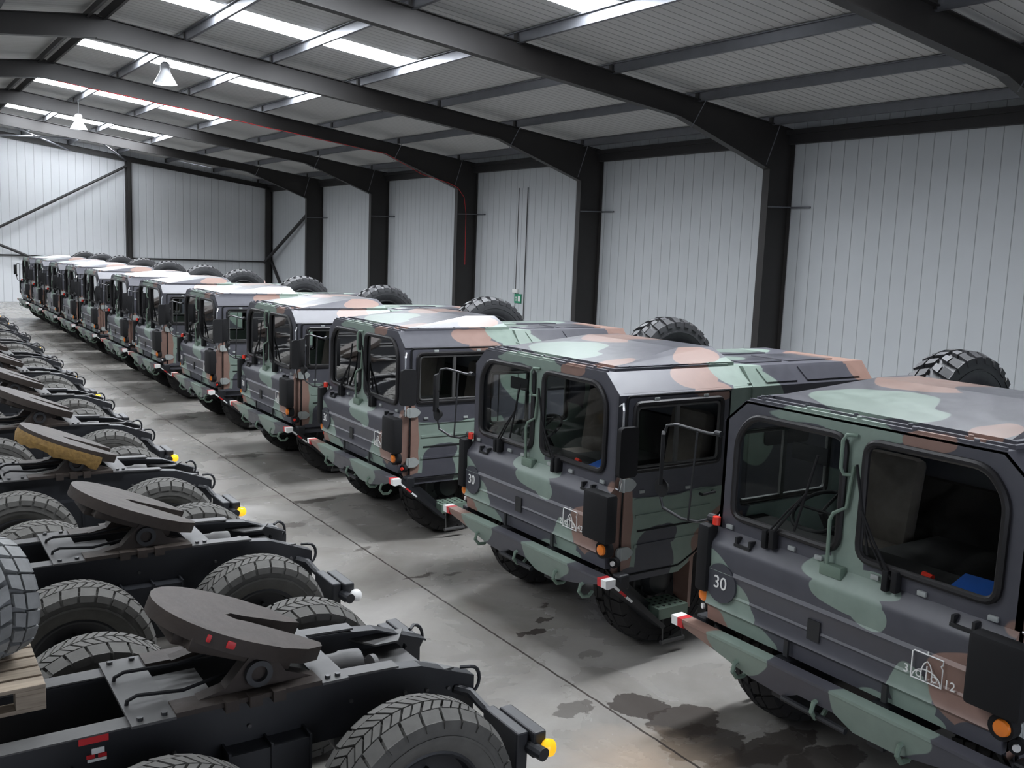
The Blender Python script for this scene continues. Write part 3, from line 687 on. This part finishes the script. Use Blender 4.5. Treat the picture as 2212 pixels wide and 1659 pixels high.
    for x in (.74, 3.9, 5.2):
        q = MB(); q.tube([(x, -.8, .58), (x, -.25, .58), (x, -.12, .58), (x, .12, .58), (x, .25, .58), (x, .8, .58)], [.07, .07, .18, .18, .07, .07], 12)
        B_(q, 'axle', 'dark_metal')
        for s in (1, -1): wheel(t, TYR_T, RIM_T, (x, s*.90, .595), s > 0)
    # wheel arch panel behind the door
    for s in (1, -1):
        B_(MB().box(.98, 1.02, *sorted((s*.70, s*1.14)), .32, 1.10).box(.98, 1.62, *sorted((s*.62, s*1.14)), 1.10, 1.15), 'mudguard', 'camo', t, False)
    # flatbed behind
    q = MB(); q.box(3.7, 6.3, -1.15, 1.15, 1.25, 1.33); q.box(3.7, 6.3, -1.15, -1.11, 1.33, 1.7); q.box(3.7, 6.3, 1.11, 1.15, 1.33, 1.7)
    B_(q, 'cargo_bed', 'camo', t, False)
    q = MB(); q.box(2.1, 2.6, .5, .62, 1.0, 2.3, .01); q.box(1.7, 3.0, .45, 1.05, 1.30, 1.60, .01); q.box(2.0, 2.7, .4, .8, .9, 1.35)
    B_(q, 'spare_wheel_carrier', 'black_paint', t, False)
    wheel(t, TYR_S, RIM_S, (2.37, .80, 2.235), False, 'spare_wheel')
    # interior
    q = MB(); q.box(.07, .42, -1.1, 1.1, .95, 1.645, .02); q.box(.42, 1.45, -.28, .28, .90, 1.55, .02); q.box(1.52, 1.6, -1.1, 1.1, .9, 1.95)
    B_(q, 'dashboard', 'interior')
    for y in (.66, -.66, 0.0):
        q = MB()
        if y: q.box(.78, 1.25, y-.25, y+.25, 1.28, 1.46, .05)
        q.box(1.22, 1.38, y-.25, y+.25, 1.42, 2.12, .06, Matrix.Translation((1.3, 0, 1.4)) @ Matrix.Rotation(.14, 4, 'Y') @ Matrix.Translation((-1.3, 0, -1.4)))
        if y: B_(q, 'seat', 'seat')
    q = MB(); ctr = Vector((.50, .62, 1.76)); ax = Vector((-.55, 0, .83)).normalized(); e1 = Vector((0, 1, 0)); e2 = ax.cross(e1)
    q.tube([ctr+.22*(math.cos(a)*e1+math.sin(a)*e2) for a in [2*PI*i/28 for i in range(28)]], .016, 8, True)
    for a in (0, PI, PI*1.5): q.tube([ctr, ctr+.22*(math.cos(a)*e1+math.sin(a)*e2)], .012, 6)
    q.tube([ctr, ctr-ax*.35], .03, 8)
    B_(q, 'steering_wheel', 'rubber')
    # mirrors
    q = MB(); q.tube([(.0, -1.17, 2.30), (-.02, -1.24, 2.33), (-.05, -1.28, 2.28), (-.05, -1.29, 1.66), (-.02, -1.24, 1.58), (.0, -1.17, 1.58)], .011, 8)
    ma = B_(q, 'mirror_arm', 'chrome')
    q = MB().plate(rpoly([(-.14, 1.72), (.06, 1.72), (.06, 2.15), (-.14, 2.15)], .045), [], .05, on_y(-1.34)); q.cyl((-.05, -1.29, 1.92), (-.05, -1.34, 1.92), .02)
    B_(q, 'mirror_head', 'rubber', ma)
    q = MB(); yo = 1.62
    q.tube([(0, 1.17, 2.27), (-.05, 1.28, 2.27), (-.14, 1.52, 2.30), (-.17, yo-.02, 2.28), (-.18, yo, 2.2), (-.18, yo, 1.72), (-.17, yo-.03, 1.63), (-.13, 1.42, 1.58), (-.08, 1.3, 1.58), (0, 1.17, 1.64)], .012, 8)
    q.tube([(-.10, 1.34, 2.27), (-.12, 1.36, 1.58)], .009, 6)
    ma = B_(q, 'mirror_arm', 'dark_metal')
    q = MB(); q.box(-.015, .015, -.085, .085, 1.84, 2.24, .01, Matrix.Translation((-.24, yo-.06, 0)) @ Matrix.Rotation(-.75, 4, 'Z')); q.tube([(-.22, yo-.05, 1.80), (-.16, yo-.05, 1.80)], [.075, .03], 16)
    q.tube([(-.18, yo, 2.05), (-.2, yo-.03, 2.05)], .015, 6)
    B_(q, 'mirror_head', 'rubber', ma)
    for z_, r_ in ((1.63, .035), (2.28, .022)): B_(MB().cyl((-.03, 1.16, z_), (-.03, 1.22, z_), r_, 10), 'mirror_bracket', 'dark_metal', ma)
    B_(MB().cyl((-.05, 1.13, 1.60), (-.05, 1.13, 1.66), .03, 12), 'marker_button', 'redlens')
    B_(MB().box(.03, .05, .25, .55, 2.22, 2.34, .01), 'interior_mirror', 'rubber')
    return t
TY = [3.80, 7.354, 11.31, 14.87, 18.8, 22.84, 26.13, 30.0, 33.4, 36.9, 40.5, 44.1]
TLAB = ['camouflaged truck in front, cut off by the right edge, its sign numbered 3 and 12',
 'camouflaged truck with its whole side door in view, its sign numbered 2 and 42',
 'third camouflaged truck from the right, red marker lamp by its bumper and square unit sign',
 'fourth camouflaged truck from the right, its near side door mostly behind the third truck',
 'fifth camouflaged truck from the right in the right row',
 'sixth camouflaged truck from the right in the right row',
 'seventh camouflaged truck from the right in the right row',
 'eighth camouflaged truck from the right, fifth from the far end wall',
 'fourth camouflaged truck from the far end wall',
 'third camouflaged truck from the far end wall',
 'second camouflaged truck from the far end wall',
 'farthest camouflaged truck, last in the row by the far end wall']
T0 = truck()
trucks = [T0]+[copy_tree(T0) for _ in range(11)]
for i, t in enumerate(trucks):
    t.location = (5.235, TY[i], 0); t.rotation_euler = (0, 0, .011 if i == 1 else random.uniform(-.004, .004))
    tag(t, TLAB[i], 'truck', 'camouflaged trucks parked in the right row')
def sign_text(t, a, b_):
    MB().text(a, .075, .004, on_x_txt(-.108) @ Matrix.Translation((.555, 1.15, 0))).text(b_, .075, .004, on_x_txt(-.108) @ Matrix.Translation((.84, 1.15, 0))).build('unit_number', 'white', t, False)
sign_text(trucks[0], '3', '12'); sign_text(trucks[1], '2', '42')
for i in (2, 3, 4):   # red marker lenses
    for ch in trucks[i].children:
        if ch.name.startswith('marker_lamp'):
            for g_ in ch.children:
                g_.data = g_.data.copy(); g_.data.materials[0] = M['redlens']; g_.scale = (1, 1, 1)
# papers and folders left on the dashboards
for i, lab in ((0, 'blue folder on the dashboard of the truck nearest the camera'), (1, 'blue folder on the dashboard of the truck whose side door is in full view')):
    f = empty('folder', (5.235+.20, TY[i]-.78, 1.675)); f.rotation_euler = (0, -.22, .1)
    tag(f, lab, 'folder', 'blue folders on the dashboards')
    MB().box(-.1, .1, -.17, .13, 0, .02, .004).build('cover', 'blue', f); MB().box(-.13, -.03, -.19, -.07, .0, .008).build('label_card', 'white', f, False)
    MB().tube([(-.07, .25, .02), (-.05, .32, .02)], .02, 8).build('red_clip', 'redlens', f)

# ------------------------------------------------------------------ tractor chassis in the left row (x across the hall, rear end towards the aisle)
def chassis():
    t = empty('truck_chassis', (0, 0, 0)); B_ = lambda mb, nm, mt, par=t, sm=True: mb.build(nm, mt, par, sm)
    rp = [(-3.2, 1.10), (2.10, 1.10), (2.42, 1.085), (2.66, 1.06), (3.04, .92), (3.04, .66), (2.72, .62), (2.35, .74), (-3.2, .78)]
    for s in (-1, 1):
        y = s*.36; q = MB(); q.prism(rp, y-.006, y+.006)
        top = rp[:5]
        for a, c in zip(top, top[1:]):
            q.prism([a, c, (c[0], c[1]-.012), (a[0], a[1]-.012)], *sorted((y, y-s*.09)))
        q.prism([(-3.2, .78), (2.35, .74), (2.35, .752), (-3.2, .792)], *sorted((y, y-s*.08)))
        r_ = B_(q, 'frame_rail', 'black_paint', t, False)
        q = MB()
        q.prism([(-3.2, 1.103), (1.85, 1.103), (1.85, 1.112), (-3.2, 1.112)], *sorted((y+s*.03, y-s*.09)))
        q.prism([(1.9, 1.105), (2.5, 1.088), (2.5, 1.10), (1.9, 1.125)], *sorted((y+s*.02, y-s*.08)))
        B_(q, 'rail_cover_strip', 'grey_frame', r_, False)
        q = MB()
        for x, z in ((2.2, .95), (2.55, .92), (2.7, .90), (2.8, .80), (2.85, .88), (1.6, .95), (1.2, .9), (.7, .95), (.2, .9)): q.cyl((x, y-s*0+s*.005, z), (x, y+s*.022, z), .012, 8)
        B_(q, 'bolt', 'grey_frame', r_)
        q = MB()
        for x in (1.45, 1.68, 1.9): q.box(x, x+.012, *sorted((y+s*.006, y+s*.14)), .45, .88)
        q.box(1.45, 1.91, *sorted((y+s*.006, y+s*.13)), .43, .86)
        B_(q, 'side_box', 'black_paint', r_, False)
        # tail lamp on its arm
        q = MB().tube([(2.9, y, .86), (2.98, y+s*.06, .84), (3.0, y+s*.16, .80), (3.03, y+s*.22, .76)], .03, 8)
        q.tube([(2.95, y-s*.02, .98)]+[(3.0+.07*math.sin(a), y+s*.02, .90+.09*math.cos(a)) for a in [i*PI/8 for i in range(9)]], .012, 6)
        arm = B_(q, 'lamp_arm', 'black_paint')
        q = MB(); q.box(2.99, 3.07, *sorted((y+s*.2, y+s*.58)), .56, .80, .012); q.box(3.08, 3.17, *sorted((y+s*.24, y+s*.62)), .64, .80, .012)
        q.box(3.06, 3.11, *sorted((y+s*.22, y+s*.56)), .70, .765)
        q.cyl((3.08, y+s*.55, .70), (3.10, y+s*.70, .70), .04, 12)
        bx = B_(q, 'tail_lamp_box', 'black_paint', arm, False)
        dv = Vector((.15, s*.85, .28)).normalized(); pc = Vector((3.17, y+s*.63, .695))
        B_(MB().tube([pc, pc+dv*.03, pc+dv*.042, pc+dv*.048], [.050, .050, .035, .012], 20), 'lamp_lens', 'amber', arm)
    for xa, xb, za_, zb_ in ((2.56, 2.86, .78, .90), (.2, .3, .8, 1.05), (-1.2, -1.1, .8, 1.05), (-2.6, -2.5, .8, 1.05)):
        B_(MB().box(xa, xb, -.36, .36, za_, zb_, .01), 'cross_member', 'grey_frame' if xa > 2 else 'dark_metal', t, False)
    for s in (-1, 1): B_(MB().prism([(2.50, s*.35), (2.9, s*.35), (2.78, s*.18), (2.62, s*.18)], .985, .997, 'z'), 'gusset_plate', 'grey_frame', t, False)
    for xa, xb in ((.98, 1.20), (2.0, 2.16)):
        pl = B_(MB().box(xa, xb, -.43, .43, 1.113, 1.128), 'mounting_plate', 'grey_frame', t, False)
        for x in (xa+.05, xb-.05):
            for y in (-.38, .38): B_(MB().cyl((x, y, 1.128), (x, y, 1.145), .016, 6), 'mounting_bolt', 'dark_metal', pl)
    B_(MB().box(1.22, 1.46, -.20, .20, 1.07, 1.085), 'cover_plate', 'grey_frame', t, False)
    # castle-edged sub frame strips
    for s in (-1, 1):
        q = MB(); q.box(1.2, 2.0, *sorted((s*.26, s*.42)), 1.113, 1.14)
        for i in range(3): q.box(1.45+i*.13, 1.52+i*.13, *sorted((s*.38, s*.45)), 1.09, 1.15)
        # pedestal with pivot
        q.prism([(1.34, 1.14), (1.98, 1.14), (1.82, 1.20), (1.75, 1.31), (1.62, 1.33), (1.55, 1.25), (1.48, 1.17)], *sorted((s*.24, s*.33)))
        pd = B_(q, 'pedestal', 'greasy', t, False)
        q = MB(); q.lathe([(.075, -.02), (.075, .02), (.045, .02), (.045, -.02)], 20, Matrix.Translation((1.66, s*.345, 1.23)), True)
        B_(q, 'pivot_ring', 'dark_metal', pd)
    # fifth wheel
    M5 = Matrix.Translation((1.60, .02, 1.40)) @ Matrix.Rotation(math.radians(22), 4, 'Y')
    ol = [(-.44*math.cos(a), .44*math.sin(a)) for a in [-PI/2+PI*i/16 for i in range(17)]]
    ol = [(x*1.05, y) for x, y in ol]
    ol += [(.18, .43), (.36, .36), (.50, .24), (.52, .17), (.40, .12), (.10, .05), (.02, .05), (-.03, 0), (.02, -.05), (.10, -.05), (.40, -.12), (.52, -.17), (.50, -.24), (.36, -.36), (.18, -.43)]
    fw = MB().plate(ol, [], .085, M5)
    fo = B_(fw, 'fifth_wheel', 'greasy', t, True)
    q = MB(); q.tube([M5 @ Vector((-.22+.2*math.cos(a)+.1, .2*math.sin(a), .026)) for a in [PI*.4+PI*1.2*i/14 for i in range(15)]], .012, 6)
    q.box(-.3, .3, -.34, -.22, -.10, -.02, .01, M5); q.box(-.3, .3, .22, .34, -.10, -.02, .01, M5); q.box(-.35, -.1, -.2, .2, -.12, -.02, .01, M5)
    B_(q, 'locking_jaw', 'greasy', fo)
    # air hoses
    q = MB(); q.tube([(1.00, -.18, 1.10), (1.01, -.18, 1.15), (1.06, -.18, 1.17), (1.3, -.17, 1.14), (1.6, -.12, 1.17)], .011, 6); q.tube([(1.00, .14, 1.10), (1.01, .14, 1.15), (1.06, .14, 1.17), (1.35, .16, 1.15), (1.7, .2, 1.18)], .011, 6)
    B_(q, 'air_hose', 'rubber')
    # drive parts between the rails
    q = MB(); q.tube([(1.95, .02, .98), (2.28, .02, .98), (2.30, .02, .98), (2.42, .02, .97)], [.09, .09, .10, .10], 20); q.tube([(2.5, .0, .93), (2.53, .0, .93)], .09, 20)
    B_(q, 'air_cylinder', 'grey_frame')
    for x in (2.38, 1.04):
        q = MB(); q.tube([(x, -.75, .54), (x, -.22, .54), (x, -.1, .58), (x, .1, .58), (x, .22, .54), (x, .75, .54)], [.07, .07, .17, .17, .07, .07], 12)
        B_(q, 'axle', 'dark_metal')
        for s in (1, -1): wheel(t, TYR_L, RIM_L, (x, s*.865, .55), s > 0)
    x = -2.4
    q = MB(); q.tube([(x, -.75, .54), (x, .75, .54)], .08, 10); B_(q, 'axle', 'dark_metal')
    for s in (1, -1): wheel(t, TYR_L, RIM_L, (x, s*.865, .55), s > 0)
    return t
CY = [5.22, 8.02, 10.88, 13.76, 16.45, 19.3, 22.0, 24.85, 27.7, 30.5, 33.3, 36.1]
CX = [.0, .04, .0, .03, .04, .09, .13, .16, .22, .25, .3, .33]
CLAB = ['black wheeled tractor chassis nearest the camera, red mark on its tilted coupling plate',
 'black tractor chassis second from the camera, with a white tail lamp lens',
 'black tractor chassis third from the camera, yellow grease hanging on its coupling plate rim',
 'black tractor chassis fourth from the camera in the left row',
 'black tractor chassis fifth from the camera in the left row', 'black tractor chassis sixth from the camera in the left row',
 'black tractor chassis seventh from the camera in the left row', 'black tractor chassis eighth from the camera in the left row',
 'black tractor chassis ninth from the camera in the left row', 'black tractor chassis third from the far end of the left row',
 'black tractor chassis second from the far end of the left row', 'farthest black tractor chassis in the left row']
CH0 = chassis(); chs = [CH0]+[copy_tree(CH0) for _ in range(11)]
for i, t in enumerate(chs):
    t.location = (CX[i], CY[i], 0); tag(t, CLAB[i], 'vehicle chassis', 'bare tractor chassis in the left row')
    lens = [g_ for ch in t.children if ch.name.startswith('lamp_arm') for g_ in ch.children if g_.name.startswith('lamp_lens')]
    if i in (1, 4, 7, 9):
        for g_ in lens: g_.data = g_.data.copy(); g_.data.materials[0] = M['white' if i == 1 else 'dark_metal']
# marks on the nearest chassis: red paint, maker's badge
M5 = Matrix.Translation((1.60, .02, 1.40)) @ Matrix.Rotation(math.radians(22), 4, 'Y')
q = MB(); q.box(-.24, -.16, -.385, -.365, -.02, .022, .006, M5); q.box(-.14, -.06, -.43, -.41, -.02, .022, .006, M5); q.build('red_mark', 'red', chs[0])
q = MB(); q.box(.78, .87, -.374, -.368, .96, .975); q.box(.80, .86, -.374, -.368, 1.0, 1.03); q.build('badge', 'white', chs[0], False)
q = MB(); q.box(.775, .815, -.376, -.368, .98, 1.0); q.box(.83, .87, -.376, -.368, .978, .998); q.build('badge', 'red', chs[0], False)
q = MB(); q.box(.74, .88, -.376, -.366, 1.06, 1.095); q.build('red_patch', 'red', chs[0], False)
q = MB(); ring = [(.435*math.cos(a), .435*math.sin(a)) for a in [PI*.85+PI*.65*j/14 for j in range(15)]]+[(.06+.06*j, -.437+.004*j) for j in range(5)]
vs = []
for x, y in ring:
    n_ = Vector((x, y, 0)).normalized()*.03
    lo = -.10-.05*random.random()
    for p in ((x+n_.x, y+n_.y, .005), (x+n_.x*1.3, y+n_.y*1.3, -.05), (x+n_.x*.5, y+n_.y*.5, lo), (x-n_.x, y-n_.y, lo), (x-n_.x*.6, y-n_.y*.6, .0)): vs.append(p)
nr = len(ring); fs = [(i*5+k_, i*5+(k_+1) % 5, (i+1)*5+(k_+1) % 5, (i+1)*5+k_) for i in range(nr-1) for k_ in range(5)]+[(0, 1, 2, 3, 4), tuple((nr-1)*5+k_ for k_ in range(5))]
q.add(vs, fs, M5); q.build('grease_coating', 'grease_yellow', chs[2])

# pallet resting on the nearest chassis, tyre standing on it
pt = tag(empty('pallet', (.06, 5.55, 1.15)), 'weathered wooden pallet lying across the nearest black chassis', 'pallet')
for i in range(6): MB().box(-.6, .58, -.40+i*.135, -.29+i*.135, .115, .137, .003).build('deck_board', 'wood', pt, False)
for y in (-.40, -.06, .27):
    for x in (-.6, -.08, .44): MB().box(x, x+.14, y, y+.10, .022, .092, .003).build('spacer_block', 'wood', pt, False)
for y in (-.40, -.06, .27): MB().box(-.6, .58, y, y+.1, 0, .022, .003).build('bottom_board', 'wood', pt, False)
for x in (-.6, -.08, .44): MB().box(x, x+.14, -.40, .38, .092, .115, .003).build('stringer_board', 'wood', pt, False)
ts = bpy.data.objects.new('loose_tyre', tyre_mesh('loose_tyre', 'tyre_pale', .33, .30, 20, 'block')); C.objects.link(ts)
ts.location = (.40, 5.62, 1.287+.33); ts.rotation_euler = (0, 0, math.radians(112))
tag(ts, 'grey chunky-treaded tyre standing upright on the wooden pallet', 'tyre')

lamp(6.35, 25.8, 7.62, 'white pendant lamp under the ridge, the larger one nearer the camera')
lamp(6.5, 39.0, 7.62, 'white pendant lamp under the ridge, the smaller one near the far end')
